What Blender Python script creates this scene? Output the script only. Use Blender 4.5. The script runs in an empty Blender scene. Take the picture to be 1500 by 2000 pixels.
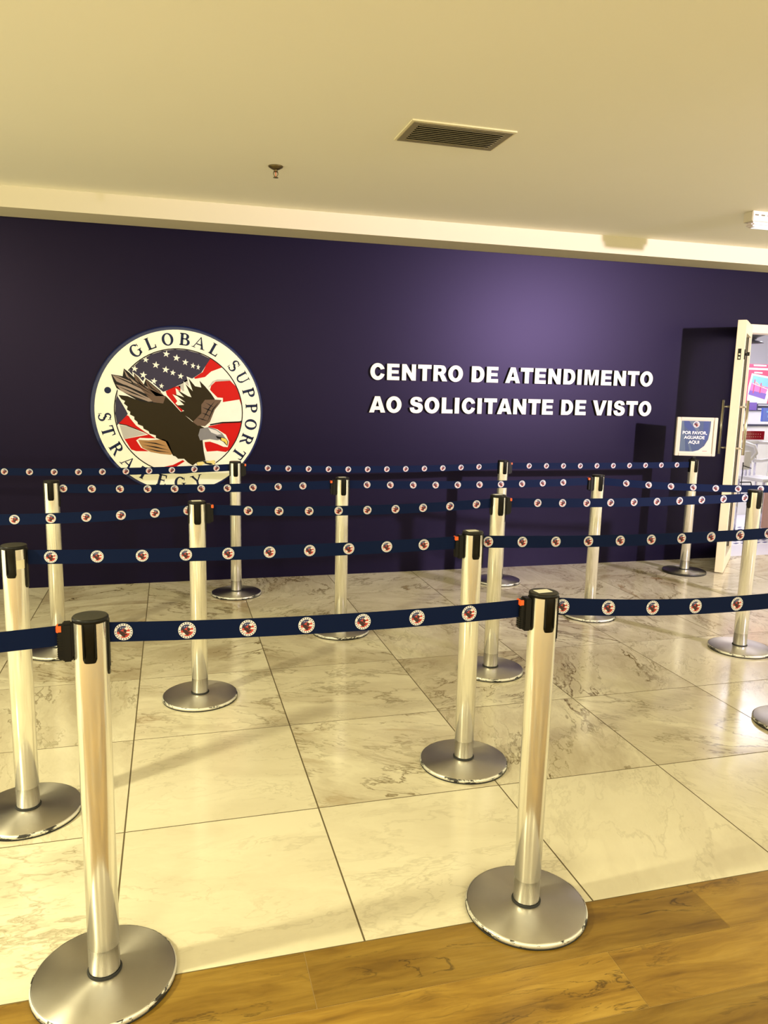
import bpy, bmesh, math, random
from mathutils import Vector, Matrix
PI = math.pi
S = bpy.context.scene
COL = S.collection
random.seed(7)

# ------------------------------------------------------------------ camera
AN = 0.27269130              # the room is turned by this much from the view
PITCH, ROLL, CAMH, FPX = 0.16337870, -0.02279887, 1.52883874, 1495.997
def rotz(x, y):
    c, s = math.cos(AN), math.sin(AN)
    return Vector((x*c + y*s, -x*s + y*c, 0))
fwd = rotz(0, math.cos(PITCH)); fwd.z = -math.sin(PITCH)
upv = rotz(0, math.sin(PITCH)); upv.z = math.cos(PITCH)
rgt = rotz(1, 0)
R_ = rgt*math.cos(ROLL) - upv*math.sin(ROLL)
U_ = rgt*math.sin(ROLL) + upv*math.cos(ROLL)
cam_d = bpy.data.cameras.new('camera'); cam = bpy.data.objects.new('camera', cam_d); COL.objects.link(cam)
m = Matrix.Identity(4)
for i in range(3):
    m[i][0] = R_[i]; m[i][1] = U_[i]; m[i][2] = -fwd[i]
m[2][3] = CAMH
cam.matrix_world = m
cam_d.sensor_fit = 'HORIZONTAL'; cam_d.sensor_width = 36; cam_d.lens = 36*FPX/1500
cam_d.clip_start = 0.05
S.camera = cam

# ------------------------------------------------------------------ light
S.view_settings.view_transform = 'Standard'
S.view_settings.look = 'None'
S.view_settings.gamma = 1
S.view_settings.use_curve_mapping = False
S.view_settings.exposure = 0.16
w = bpy.data.worlds.new('world'); S.world = w; w.use_nodes = True
w.node_tree.nodes['Background'].inputs[0].default_value = (1.0, 0.92, 0.60, 1)
w.node_tree.nodes['Background'].inputs[1].default_value = 1.65

def lamp(name, kind, loc, energy, color, size=0.3, target=None, **kw):
    d = bpy.data.lights.new(name, kind); d.energy = energy; d.color = color
    if kind == 'AREA':
        d.shape = 'RECTANGLE'; d.size = size; d.size_y = kw.get('size_y', size)
    else:
        d.shadow_soft_size = size
    if kind == 'SPOT':
        d.spot_size = kw.get('angle', 1.2); d.spot_blend = kw.get('blend', 0.6)
    o = bpy.data.objects.new(name, d); COL.objects.link(o); o.location = loc
    if target is not None:
        o.rotation_euler = (Vector(target) - Vector(loc)).to_track_quat('-Z', 'Y').to_euler()
    return o
WARM = (1.0, 0.92, 0.55)
lamp('warm_ceiling_lamp', 'AREA', (-2.7, 1.6, 2.70), 120, WARM, 0.16, (-2.2, 2.0, 0))
lamp('warm_ceiling_fill', 'POINT', (-1.3, -0.5, 2.20), 60, WARM, 0.25)  # unseen fill light added behind the camera to brighten the ceiling, no pendant there
lamp('warm_ceiling_fill', 'POINT', (1.7, -0.7, 2.20), 50, WARM, 0.25)  # second added ceiling fill, likewise without a real fitting
lamp('cool_spot_lamp', 'SPOT', (6.2, -1.1, 2.60), 2150, (0.97, 0.84, 1.0), 0.10, (3.5, 5.9, 2.15), angle=1.05, blend=0.9)
lamp('office_ceiling_lamp', 'AREA', (6.6, 7.6, 2.55), 75, (0.90, 0.86, 1.0), 1.6, (6.6, 7.6, 0))

# ------------------------------------------------------------------ materials
class NT:
    def __init__(s, name):
        s.m = bpy.data.materials.new(name); s.m.use_nodes = True
        s.t = s.m.node_tree; s.b = s.t.nodes['Principled BSDF']
    def n(s, kind, **kw):
        x = s.t.nodes.new('ShaderNode' + kind)
        for k, v in kw.items(): setattr(x, k, v)
        return x
    def l(s, a, b): s.t.links.new(a, b)
    def math(s, op, a, b=None, c=None, clamp=False):
        x = s.n('Math', operation=op, use_clamp=clamp)
        for i, v in enumerate((a, b, c)):
            if v is None: continue
            if isinstance(v, (int, float)): x.inputs[i].default_value = v
            else: s.l(v, x.inputs[i])
        return x.outputs[0]
    def mix(s, f, a, b, mode='MIX'):
        x = s.n('Mix', data_type='RGBA', blend_type=mode)
        for i, v in ((0, f), (6, a), (7, b)):
            if isinstance(v, (int, float)): x.inputs[i].default_value = v
            elif isinstance(v, tuple): x.inputs[i].default_value = (*v[:3], 1)
            else: s.l(v, x.inputs[i])
        return x.outputs[2]
    def noise(s, vec, scale, detail=4, rough=0.5, dist=0.0, color=False):
        x = s.n('TexNoise'); x.inputs['Scale'].default_value = scale
        x.inputs['Detail'].default_value = detail; x.inputs['Roughness'].default_value = rough
        x.inputs['Distortion'].default_value = dist
        if vec is not None: s.l(vec, x.inputs['Vector'])
        return x.outputs['Color'] if color else x.outputs['Fac']
    def ramp(s, f, stops):
        x = s.n('ValToRGB'); e = x.color_ramp.elements
        while len(e) < len(stops): e.new(0.5)
        for i, (p, c) in enumerate(stops):
            e[i].position = p; e[i].color = (*c, 1) if isinstance(c, tuple) else (c, c, c, 1)
        s.l(f, x.inputs[0]); return x.outputs[0]
    def scale(s, vec, v):
        x = s.n('Mapping'); x.inputs['Scale'].default_value = v; s.l(vec, x.inputs['Vector']); return x.outputs[0]
    def co(s): return s.n('TexCoord').outputs['Object']
    def bump(s, h, st, dist=0.01):
        x = s.n('Bump'); x.inputs['Strength'].default_value = st; x.inputs['Distance'].default_value = dist
        s.l(h, x.inputs['Height']); s.l(x.outputs[0], s.b.inputs['Normal'])
def mat(name, col, rough=0.5, metal=0.0, var=0.06, sc=12, **kw):
    """plain material with a slight procedural unevenness"""
    t = NT(name); co = t.co(); f = t.noise(co, sc, 3)
    lo = tuple(c*(1-var) for c in col); hi = tuple(min(1, c*(1+var)) for c in col)
    t.l(t.mix(f, lo, hi), t.b.inputs['Base Color'])
    t.b.inputs['Roughness'].default_value = rough; t.b.inputs['Metallic'].default_value = metal
    for k, v in kw.items(): t.b.inputs[k.replace('_', ' ')].default_value = v
    return t.m

def marble():
    t = NT('marble'); co = t.co()
    at = t.n('Attribute', attribute_name='tile_shift'); at.attribute_type = 'GEOMETRY'
    sv = t.n('Attribute', attribute_name='tile_vein'); sv.attribute_type = 'GEOMETRY'
    add = t.n('VectorMath', operation='ADD'); t.l(co, add.inputs[0]); t.l(at.outputs['Vector'], add.inputs[1])
    rot = t.n('VectorRotate', rotation_type='Z_AXIS'); t.l(add.outputs[0], rot.inputs['Vector'])
    t.l(sv.outputs['Fac'], rot.inputs['Angle'])
    v = rot.outputs[0]
    vs = t.scale(v, (1.0, 2.3, 1.0))
    warp = t.noise(vs, 1.6, 5, 0.6, color=True)
    wv = t.n('VectorMath', operation='MULTIPLY_ADD'); t.l(warp, wv.inputs[0]); wv.inputs[1].default_value = (0.9, 0.9, 0.9); t.l(vs, wv.inputs[2])
    W = wv.outputs[0]
    def vein(scale, width, det, src=W):
        f = t.noise(src, scale, det, 0.55, 0.6)
        d = t.math('ABSOLUTE', t.math('SUBTRACT', f, 0.5))
        return t.math('SUBTRACT', 1.0, t.math('DIVIDE', d, width, clamp=True), clamp=True)
    mask = t.ramp(t.noise(v, 1.7, 2), [(0.36, 0.0), (0.58, 1.0)])
    big = t.math('MULTIPLY', t.math('POWER', vein(1.0, 0.017, 7), 1.4), mask)
    fine = t.math('MULTIPLY', vein(3.0, 0.020, 8), t.ramp(t.noise(v, 3.1, 3), [(0.42, 0.0), (0.7, 1.0)]))
    cloud = t.ramp(t.noise(W, 1.3, 8, 0.62, 0.5), [(0.36, 0.0), (0.68, 1.0)])
    patch = t.math('MULTIPLY', t.ramp(t.noise(W, 0.9, 5, 0.6, 1.0), [(0.60, 0.0), (0.66, 1.0)]), mask)
    st = t.math('MULTIPLY', t.math('SUBTRACT', sv.outputs['Fac'], t.math('FLOOR', sv.outputs['Fac'])), 1.25)
    base = t.mix(t.math('MULTIPLY', cloud, t.math('ADD', 0.30, t.math('MULTIPLY', st, 0.7))), (0.80, 0.75, 0.58), (0.46, 0.385, 0.26))
    c = t.mix(t.math('MULTIPLY', fine, t.math('ADD', 0.26, t.math('MULTIPLY', st, 0.65))), base, (0.26, 0.215, 0.11))
    c = t.mix(t.math('MULTIPLY', big, t.math('ADD', 0.12, t.math('MULTIPLY', st, 0.95))), c, (0.16, 0.11, 0.035))
    c = t.mix(t.math('MULTIPLY', t.math('MULTIPLY', patch, st), 0.62), c, (0.30, 0.17, 0.045))
    t.l(c, t.b.inputs['Base Color'])
    r = t.ramp(t.noise(v, 6, 4), [(0.3, 0.13), (0.7, 0.20)])
    t.l(r, t.b.inputs['Roughness']); t.b.inputs['Specular IOR Level'].default_value = 0.55
    return t.m
def wood():
    t = NT('wood_plank'); co = t.co()
    at = t.n('Attribute', attribute_name='tile_shift'); at.attribute_type = 'GEOMETRY'
    add = t.n('VectorMath', operation='ADD'); t.l(co, add.inputs[0]); t.l(at.outputs['Vector'], add.inputs[1])
    v = add.outputs[0]
    vs = t.scale(v, (1.3, 9.0, 1.0))
    warp = t.noise(t.scale(v, (1.5, 4, 1)), 1.6, 3, color=True)
    wv = t.n('VectorMath', operation='MULTIPLY_ADD'); t.l(warp, wv.inputs[0]); wv.inputs[1].default_value = (0.3, 1.1, 0.5); t.l(vs, wv.inputs[2])
    g = t.noise(wv.outputs[0], 1.7, 9, 0.62, 0.4)
    g2 = t.noise(t.scale(v, (5, 110, 1)), 1.0, 5, 0.6)
    c = t.ramp(g, [(0.25, (0.13, 0.066, 0.009)), (0.40, (0.33, 0.185, 0.024)), (0.58, (0.50, 0.305, 0.048)), (0.8, (0.66, 0.44, 0.10))])
    c = t.mix(t.math('MULTIPLY', g2, 0.50), c, (0.11, 0.05, 0.010))
    d = t.noise(wv.outputs[0], 0.9, 8, 0.6, 1.2)
    crack = t.math('SUBTRACT', 1.0, t.math('DIVIDE', t.math('ABSOLUTE', t.math('SUBTRACT', d, 0.52)), 0.012, clamp=True), clamp=True)
    crack = t.math('MULTIPLY', crack, t.ramp(t.noise(v, 2.0, 2), [(0.45, 0.0), (0.62, 1.0)]))
    c = t.mix(t.math('MULTIPLY', crack, 0.75), c, (0.03, 0.014, 0.005))
    sx = t.n('SeparateXYZ'); t.l(at.outputs['Vector'], sx.inputs[0])
    tone = t.math('MULTIPLY_ADD', sx.outputs[2], 0.035, 0.64)
    vm = t.n('VectorMath', operation='SCALE'); t.l(c, vm.inputs[0]); t.l(tone, vm.inputs['Scale']); c = vm.outputs[0]
    t.l(c, t.b.inputs['Base Color']); t.b.inputs['Roughness'].default_value = 0.36
    t.bump(g2, 0.10, 0.002)
    return t.m
def brushed(name, col, rough, stretch=(1, 1, 60), lo=0.85, aniso=0.0, metal=1.0):
    t = NT(name); co = t.co()
    f = t.noise(t.scale(co, stretch), 6, 4, 0.6)
    t.l(t.mix(f, tuple(c*lo for c in col), col), t.b.inputs['Base Color'])
    t.l(t.ramp(f, [(0.3, rough*0.8), (0.7, rough*1.25)]), t.b.inputs['Roughness'])
    t.b.inputs['Metallic'].default_value = metal
    t.b.inputs['Anisotropic'].default_value = aniso
    return t.m
def disc_steel():
    t = NT('brushed_steel_disc'); co = t.co()
    f = t.noise(co, 14, 5, 0.6)
    t.l(t.mix(f, (0.50, 0.47, 0.42), (0.60, 0.57, 0.51)), t.b.inputs['Base Color'])
    t.b.inputs['Metallic'].default_value = 1.0; t.b.inputs['Roughness'].default_value = 0.42; t.b.inputs['Anisotropic'].default_value = 0.8; t.b.inputs['Anisotropic Rotation'].default_value = 0.25
    tg = t.n('Tangent', direction_type='RADIAL', axis='Z'); t.l(tg.outputs[0], t.b.inputs['Tangent'])
    return t.m
def worn_rim(name, amount):
    """black painted rim rubbed down to bright metal"""
    t = NT(name); co = t.co(); oi = t.n('ObjectInfo')
    add = t.n('VectorMath', operation='ADD'); t.l(co, add.inputs[0])
    cx = t.n('CombineXYZ'); t.l(t.math('MULTIPLY', oi.outputs['Random'], 30), cx.inputs[0]); t.l(cx.outputs[0], add.inputs[1])
    f = t.noise(t.scale(add.outputs[0], (1, 1, 3)), 17, 7, 0.72)
    k = t.ramp(f, [(amount, 0.0), (amount+0.03, 1.0)])
    t.l(t.mix(k, (0.02, 0.018, 0.017), (0.80, 0.78, 0.70)), t.b.inputs['Base Color'])
    t.l(t.math('MULTIPLY', k, 0.55), t.b.inputs['Metallic']); t.b.inputs['Roughness'].default_value = 0.38
    return t.m
def wall_paint():
    t = NT('navy_wall_paint'); co = t.co()
    f = t.noise(co, 2.2, 4); f2 = t.noise(co, 240, 2)
    t.l(t.mix(f, (0.0017, 0.0012, 0.0088), (0.0022, 0.0016, 0.0105)), t.b.inputs['Base Color'])
    t.b.inputs['Roughness'].default_value = 0.385; t.b.inputs['Specular IOR Level'].default_value = 0.24; t.b.inputs['Specular Tint'].default_value = (0.64, 0.50, 0.95, 1)
    t.bump(f2, 0.12, 0.0006)
    return t.m
def plaster(name, col, rough=0.7):
    t = NT(name); co = t.co()
    t.l(t.mix(t.noise(co, 1.5, 4), tuple(c*0.97 for c in col), col), t.b.inputs['Base Color'])
    t.b.inputs['Roughness'].default_value = rough
    t.bump(t.noise(co, 60, 3), 0.05, 0.002)
    return t.m
def glass():
    t = NT('clear_glass'); t.b.inputs['Base Color'].default_value = (0.95, 0.98, 0.97, 1)
    t.b.inputs['Roughness'].default_value = 0.02; t.b.inputs['Transmission Weight'].default_value = 1.0
    t.b.inputs['IOR'].default_value = 1.45
    return t.m
def webbing():
    t = NT('navy_webbing'); co = t.co()
    wv = t.n('TexWave', bands_direction='DIAGONAL'); wv.inputs['Scale'].default_value = 180; t.l(co, wv.inputs['Vector'])
    t.l(t.mix(wv.outputs['Fac'], (0.0007, 0.0050, 0.030), (0.0013, 0.0080, 0.046)), t.b.inputs['Base Color'])
    t.b.inputs['Roughness'].default_value = 0.62; t.b.inputs['Specular IOR Level'].default_value = 0.10
    return t.m

M = dict(
 marble=marble(), grout=mat('tile_joint', (0.13, 0.10, 0.05), 0.8), wood=wood(), woodgap=mat('plank_joint', (0.42, 0.30, 0.13), 0.8),
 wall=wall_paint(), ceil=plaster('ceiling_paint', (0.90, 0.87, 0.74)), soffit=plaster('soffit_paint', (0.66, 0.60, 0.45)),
 alu=brushed('satin_aluminium', (0.95, 0.93, 0.85), 0.16, (120, 120, 0.6), 0.94, metal=0.80), alu_bare=brushed('bare_aluminium', (0.88, 0.87, 0.84), 0.30, (120, 120, 0.6), 0.85),
 disc=disc_steel(), rim=worn_rim('worn_rim', 0.45), rimdark=worn_rim('worn_black_rim', 0.60),
 black=mat('black_plastic', (0.0055, 0.0050, 0.0040), 0.36, Specular_IOR_Level=0.25), rubber=mat('black_rubber', (0.012, 0.012, 0.012), 0.7),
 captop=mat('grained_black_plastic', (0.030, 0.029, 0.023), 0.5, sc=300, var=0.3),
 orange=mat('orange_plastic', (0.90, 0.13, 0.02), 0.35), sticker=mat('white_sticker', (0.86, 0.86, 0.76), 0.5), tape=mat('clear_tape', (0.80, 0.74, 0.52), 0.25),
 web=webbing(), dotw=mat('print_white', (0.72, 0.70, 0.72), 0.6), dotn=mat('print_navy', (0.02, 0.03, 0.12), 0.6), dotr=mat('print_red', (0.50, 0.05, 0.04), 0.6), dotk=mat('print_dark', (0.035, 0.010, 0.012), 0.6),
 lwhite=mat('letter_white', (0.82, 0.80, 0.72), 0.35), dark_metal=mat('dark_metal', (0.10, 0.085, 0.05), 0.4, 0.6),
 navygloss=mat('navy_acrylic', (0.008, 0.014, 0.075), 0.08), cream=mat('emblem_cream', (0.84, 0.83, 0.68), 0.3), txt=mat('emblem_navy', (0.012, 0.018, 0.055), 0.3, Specular_IOR_Level=0.12),
 flagblue=mat('emblem_slate', (0.036, 0.031, 0.060), 0.3, Specular_IOR_Level=0.12), flagred=mat('emblem_red', (0.50, 0.006, 0.005), 0.3, Specular_IOR_Level=0.12), flagwhite=mat('emblem_white', (0.78, 0.76, 0.68), 0.3), flaggrey=mat('emblem_grey', (0.42, 0.40, 0.38), 0.3),
 line=mat('emblem_black', (0.012, 0.010, 0.010), 0.35, Specular_IOR_Level=0.12), eagle=mat('emblem_umber', (0.022, 0.0145, 0.0045), 0.35, Specular_IOR_Level=0.12), feather=mat('emblem_taupe', (0.13, 0.082, 0.058), 0.35, Specular_IOR_Level=0.12), feather_l=mat('emblem_pale_taupe', (0.30, 0.23, 0.19), 0.35, Specular_IOR_Level=0.12),
 tail=mat('emblem_tan', (0.36, 0.20, 0.08), 0.35, Specular_IOR_Level=0.12), head=mat('emblem_head_grey', (0.20, 0.195, 0.21), 0.35, Specular_IOR_Level=0.12), head_l=mat('emblem_head_light', (0.62, 0.61, 0.62), 0.35), beak=mat('emblem_yellow', (0.85, 0.55, 0.08), 0.35), claw=mat('emblem_claw', (0.72, 0.60, 0.22), 0.35),
 doorcream=mat('cream_door_paint', (0.80, 0.70, 0.50), 0.4), steel=brushed('polished_steel', (0.55, 0.52, 0.42), 0.22, (40, 40, 2)), glass=glass(), seal=mat('dark_seal', (0.03, 0.025, 0.02), 0.6),
 frame=mat('cream_sign_frame', (0.58, 0.52, 0.42), 0.4), pblue=mat('poster_blue', (0.020, 0.045, 0.135), 0.4), pblue2=mat('poster_royal_blue', (0.006, 0.028, 0.17), 0.4), pgrey=mat('poster_grey_blue', (0.060, 0.095, 0.165), 0.4), paper=mat('poster_paper', (0.66, 0.57, 0.47), 0.5), pred=mat('poster_red', (0.60, 0.02, 0.06), 0.5),
 room=plaster('office_white', (0.80, 0.80, 0.86)), roomfloor=mat('office_floor', (0.72, 0.70, 0.74), 0.3, sc=3), tact=mat('tactile_grey', (0.10, 0.10, 0.24), 0.5), pink=mat('pink_panel', (0.75, 0.45, 0.36), 0.5),
 white=mat('white_plastic', (0.85, 0.84, 0.82), 0.35), warmwhite=mat('warm_white_plastic', (0.64, 0.58, 0.46), 0.35), redplastic=mat('red_plastic', (0.42, 0.004, 0.02), 0.35), chrome=brushed('chrome_tube', (0.75, 0.73, 0.78), 0.15, (30, 30, 1)),
 screen=mat('screen_blue', (0.10, 0.16, 0.55), 0.2), darkgrey=mat('dark_grey_edge', (0.05, 0.05, 0.08), 0.5), poster_red=mat('office_poster_red', (0.62, 0.08, 0.16), 0.5), sky=mat('office_poster_sky', (0.22, 0.50, 0.78), 0.5), mag=mat('office_poster_magenta', (0.62, 0.18, 0.42), 0.5), vio=mat('office_poster_violet', (0.20, 0.12, 0.42), 0.5),
 ventm=mat('vent_aluminium', (0.30, 0.26, 0.16), 0.45, 0.3), ventf=mat('vent_cream_flange', (0.80, 0.74, 0.52), 0.5), ventdark=mat('vent_dark_gap', (0.03, 0.022, 0.012), 0.8), brass=mat('aged_brass', (0.16, 0.12, 0.05), 0.35, 0.8), domegrey=mat('camera_dome_grey', (0.20, 0.20, 0.26), 0.3), lens=mat('frosted_lens', (0.70, 0.62, 0.62), 0.3),
)
em = NT('led_strip'); em.b.inputs['Emission Color'].default_value = (0.85, 0.9, 1, 1); em.b.inputs['Emission Strength'].default_value = 0.8; M['led'] = em.m

# ------------------------------------------------------------------ geometry helpers
class MB:
    """collects shapes, each with its material slot, and links them as one mesh object"""
    def __init__(s): s.bm = bmesh.new(); s.ms = []
    def slot(s, mk):
        if mk not in s.ms: s.ms.append(mk)
        return s.ms.index(mk)
    def face(s, pts, mk, smooth=False):
        f = s.bm.faces.new([s.bm.verts.new(p) for p in pts]); f.material_index = s.slot(mk); f.smooth = smooth; return f
    def box(s, a, b, mk, M4=None, bev=0.0):
        x0, y0, z0 = a; x1, y1, z1 = b
        r = bmesh.ops.create_cube(s.bm, size=1.0, matrix=Matrix.Translation(((x0+x1)/2, (y0+y1)/2, (z0+z1)/2)) @ Matrix.Diagonal((abs(x1-x0), abs(y1-y0), abs(z1-z0), 1)))
        vs = r['verts']
        if bev:
            es = list({e for v in vs for e in v.link_edges})
            o = bmesh.ops.bevel(s.bm, geom=es, offset=bev, segments=2, affect='EDGES')
            vs = list({v for f in o['faces'] for v in f.verts} | {v for v in vs if v.is_valid})
        if M4 is not None: bmesh.ops.transform(s.bm, matrix=M4, verts=vs)
        i = s.slot(mk)
        for f in {f for v in vs for f in v.link_faces}: f.material_index = i
    def lathe(s, prof, mk, n=48, M4=None, smooth=True, cap=True):
        """prof: list of (radius, z) or (radius, z, material)"""
        rings = []; M4 = M4 or Matrix.Identity(4)
        for p in prof:
            rings.append([s.bm.verts.new(M4 @ Vector((p[0]*math.cos(2*PI*k/n), p[0]*math.sin(2*PI*k/n), p[1]))) for k in range(n)])
        for j in range(len(rings)-1):
            mi = s.slot(prof[j+1][2] if len(prof[j+1]) > 2 else mk)
            for k in range(n):
                f = s.bm.faces.new((rings[j][k], rings[j][(k+1) % n], rings[j+1][(k+1) % n], rings[j+1][k])); f.smooth = smooth; f.material_index = mi
        if cap:
            if prof[0][0] > 1e-6: f = s.bm.faces.new(list(reversed(rings[0]))); f.material_index = s.slot(prof[0][2] if len(prof[0]) > 2 else mk)
            if prof[-1][0] > 1e-6: f = s.bm.faces.new(rings[-1]); f.material_index = s.slot(prof[-1][2] if len(prof[-1]) > 2 else mk)
    def tube(s, pts, r, mk, n=12, smooth=True):
        pts = [Vector(p) for p in pts]; rings = []
        prev = None
        for i, p in enumerate(pts):
            d = (pts[min(i+1, len(pts)-1)] - pts[max(i-1, 0)]).normalized()
            a = (prev - d*prev.dot(d)) if prev is not None else (Vector((0, 0, 1)) if abs(d.z) < 0.9 else Vector((1, 0, 0)))
            a = (a - d*a.dot(d)).normalized(); b = d.cross(a); prev = a
            rings.append([s.bm.verts.new(p + (a*math.cos(2*PI*k/n) + b*math.sin(2*PI*k/n))*r) for k in range(n)])
        i_ = s.slot(mk)
        for j in range(len(rings)-1):
            for k in range(n):
                f = s.bm.faces.new((rings[j][k], rings[j][(k+1) % n], rings[j+1][(k+1) % n], rings[j+1][k])); f.smooth = smooth; f.material_index = i_
        for rr, rv in ((rings[0], True), (rings[-1], False)):
            f = s.bm.faces.new(list(reversed(rr)) if rv else rr); f.material_index = i_
    def prism(s, poly, y0, y1, mk, mk_side=None, holes=()):
        """poly in X,Z; extruded from y0 (back) to y1 (front, towards -Y); holes cut through"""
        loops = [poly] + list(holes); i = s.slot(mk); j = s.slot(mk_side or mk)
        for yy, fl in ((y1, False), (y0, True)):
            if yy == y0 and y0 == y1: continue
            es = []; 
            for lp in loops:
                vs = [s.bm.verts.new((x, yy, z)) for x, z in lp]
                es += [s.bm.edges.new((vs[k], vs[(k+1) % len(vs)])) for k in range(len(vs))]
            r = bmesh.ops.triangle_fill(s.bm, use_beauty=True, edges=es, normal=(0, -1 if yy == y1 else 1, 0))
            for f in r['geom']:
                if isinstance(f, bmesh.types.BMFace): f.material_index = i
        if y0 != y1:
            for lp in loops:
                for k in range(len(lp)):
                    a, b = lp[k], lp[(k+1) % len(lp)]
                    f = s.bm.faces.new([s.bm.verts.new(p) for p in ((a[0], y1, a[1]), (b[0], y1, b[1]), (b[0], y0, b[1]), (a[0], y0, a[1]))]); f.material_index = j
    def build(s, name, parent=None, fix=True):
        if fix:
            bmesh.ops.remove_doubles(s.bm, verts=s.bm.verts, dist=1e-6)
            bmesh.ops.recalc_face_normals(s.bm, faces=s.bm.faces)
        me = bpy.data.meshes.new(name); s.bm.to_mesh(me); s.bm.free()
        for k in s.ms: me.materials.append(M[k])
        o = bpy.data.objects.new(name, me); COL.objects.link(o)
        if parent is not None: o.parent = parent
        return o
def tag(o, label, cat, group=None, kind=None):
    if label: o['label'] = label
    if cat: o['category'] = cat
    if group: o['group'] = group
    if kind: o['kind'] = kind
    return o
def thing(name, loc, label, cat, group=None, rz=0):
    o = bpy.data.objects.new(name, None); COL.objects.link(o); o.location = loc; o.rotation_euler = (0, 0, rz)
    o.empty_display_size = 0.1
    return tag(o, label, cat, group)
def struct(mb, name, label=None):
    o = mb.build(name); o['kind'] = 'structure'
    if label: o['label'] = label; 
    return o
def circ(cx, cz, r, n=48, a0=0, a1=2*PI, end=False):
    return [(cx + r*math.cos(a0+(a1-a0)*k/n), cz + r*math.sin(a0+(a1-a0)*k/n)) for k in range(n + (1 if end else 0))]

# ------------------------------------------------------------------ setting
WY = 5.962; WOODY = 1.848; CEIL = 2.74; SOF_Z = 2.607; SOF_Y = 5.64
XJ = [-3.02, -2.31, -1.60, -0.89, -0.183, 0.49, 1.204, 1.918, 2.645, 3.36, 4.07, 4.78, 5.49, 6.2, 6.9, 7.6]
YJ = [WOODY, 2.55, 3.258, 3.968, 4.68, 5.39, WY+0.03]
TREND = [0.10, 0.42, 0.50, 0.62, 0.70, 0.60]
def tiled(name, cells, mk, gapmk, gap, z=0.0, depth=0.004):
    """floor tiles separated by real sunken joints; every tile carries its own texture shift"""
    bm = bmesh.new(); dat = []
    for (x0, x1, y0, y1, sh, ve) in cells:
        g = gap/2
        a = [(x0+g, y0+g), (x1-g, y0+g), (x1-g, y1-g), (x0+g, y1-g)]
        top = [bm.verts.new((p[0], p[1], z)) for p in a]; bot = [bm.verts.new((p[0], p[1], z-depth)) for p in a]
        f = bm.faces.new(top); f.material_index = 0; dat.append((sh, ve))
        for k in range(4):
            f = bm.faces.new((top[k], bot[k], bot[(k+1) % 4], top[(k+1) % 4])); f.material_index = 0; dat.append((sh, ve))
    X0 = min(c[0] for c in cells); X1 = max(c[1] for c in cells); Y0 = min(c[2] for c in cells); Y1 = max(c[3] for c in cells)
    f = bm.faces.new([bm.verts.new(p) for p in ((X0, Y0, z-depth*0.6), (X1, Y0, z-depth*0.6), (X1, Y1, z-depth*0.6), (X0, Y1, z-depth*0.6))]); f.material_index = 1; dat.append(((0, 0, 0), 0))
    vs = [bm.verts.new(p) for p in ((X0, Y0, z-0.12), (X1, Y0, z-0.12), (X1, Y1, z-0.12), (X0, Y1, z-0.12))]
    f = bm.faces.new(list(reversed(vs))); f.material_index = 1; dat.append(((0, 0, 0), 0))
    me = bpy.data.meshes.new(name); bm.to_mesh(me); bm.free()
    me.materials.append(M[mk]); me.materials.append(M[gapmk])
    me.attributes.new('tile_shift', 'FLOAT_VECTOR', 'FACE'); me.attributes.new('tile_vein', 'FLOAT', 'FACE')
    me.attributes['tile_shift'].data.foreach_set('vector', [c for sh, ve in dat for c in sh])
    me.attributes['tile_vein'].data.foreach_set('value', [float(ve) for sh, ve in dat])
    o = bpy.data.objects.new(name, me); COL.objects.link(o); o['kind'] = 'structure'
    return o
rnd = random.Random(21)
cells = []
for j in range(len(YJ)-1):
    for i in range(len(XJ)-1):
        s_ = min(0.95, max(0.03, TREND[j] + rnd.uniform(-0.22, 0.3)))
        if (j, i) in ((1, 6), (2, 7), (3, 7)): s_ = 0.9
        if (j, i) in ((0, 4), (0, 5), (0, 6), (1, 4)): s_ = 0.06
        cells.append((XJ[i], XJ[i+1], YJ[j], YJ[j+1], (rnd.uniform(0, 40), rnd.uniform(0, 40), rnd.uniform(0, 9)), rnd.choice((0, 1, 2, 3)) + s_))
o = tiled('floor', cells, 'marble', 'grout', 0.0055, depth=0.0012); o['label'] = 'cream veined marble tiles of the queue area'
wc = []
r2 = random.Random(5)
y = WOODY; k = 0
while y > -2.6:
    x = {0: 0.318, 1: 1.13, 2: 0.70}.get(k, r2.uniform(-0.3, 0.9)) - 1.217*6
    while x < 8.2:
        wc.append((x, x+1.217, y-0.198, y, (r2.uniform(0, 60), r2.uniform(0, 60), r2.uniform(0, 9)), 0.0)); x += 1.217
    y -= 0.198; k += 1
o = tiled('floor_wood', wc, 'wood', 'woodgap', 0.0022, depth=0.002); o['label'] = 'honey brown wood planks of the corridor in front of the marble'

DX0, DX1, DZ = 5.06, 5.98, 2.075           # door opening
t = 0.14
mb = MB()
mb.box((-4.6, WY, -0.1), (DX0-0.05, WY+t, CEIL+0.1), 'wall')
mb.box((DX1+0.06, WY, -0.1), (7.6, WY+t, CEIL+0.1), 'wall')
mb.box((DX0-0.05, WY, DZ+0.075), (DX1+0.06, WY+t, CEIL+0.1), 'wall')
o = struct(mb, 'wall_back', 'dark navy wall behind the queue')
mb = MB(); mb.box((-4.6, -1.7, CEIL), (7.6, WY, CEIL+0.12), 'ceil')
o = struct(mb, 'ceiling', 'cream painted ceiling')
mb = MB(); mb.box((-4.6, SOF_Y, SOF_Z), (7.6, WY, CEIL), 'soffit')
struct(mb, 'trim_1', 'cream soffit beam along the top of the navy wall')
mb = MB()
mb.box((DX0-0.05, WY-0.012, 0), (DX0, WY+t+0.01, DZ+0.075), 'doorcream'); mb.box((DX1, WY-0.012, 0), (DX1+0.06, WY+t+0.01, DZ+0.075), 'doorcream')
mb.box((DX0, WY-0.012, DZ), (DX1, WY+t+0.01, DZ+0.075), 'doorcream')
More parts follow.
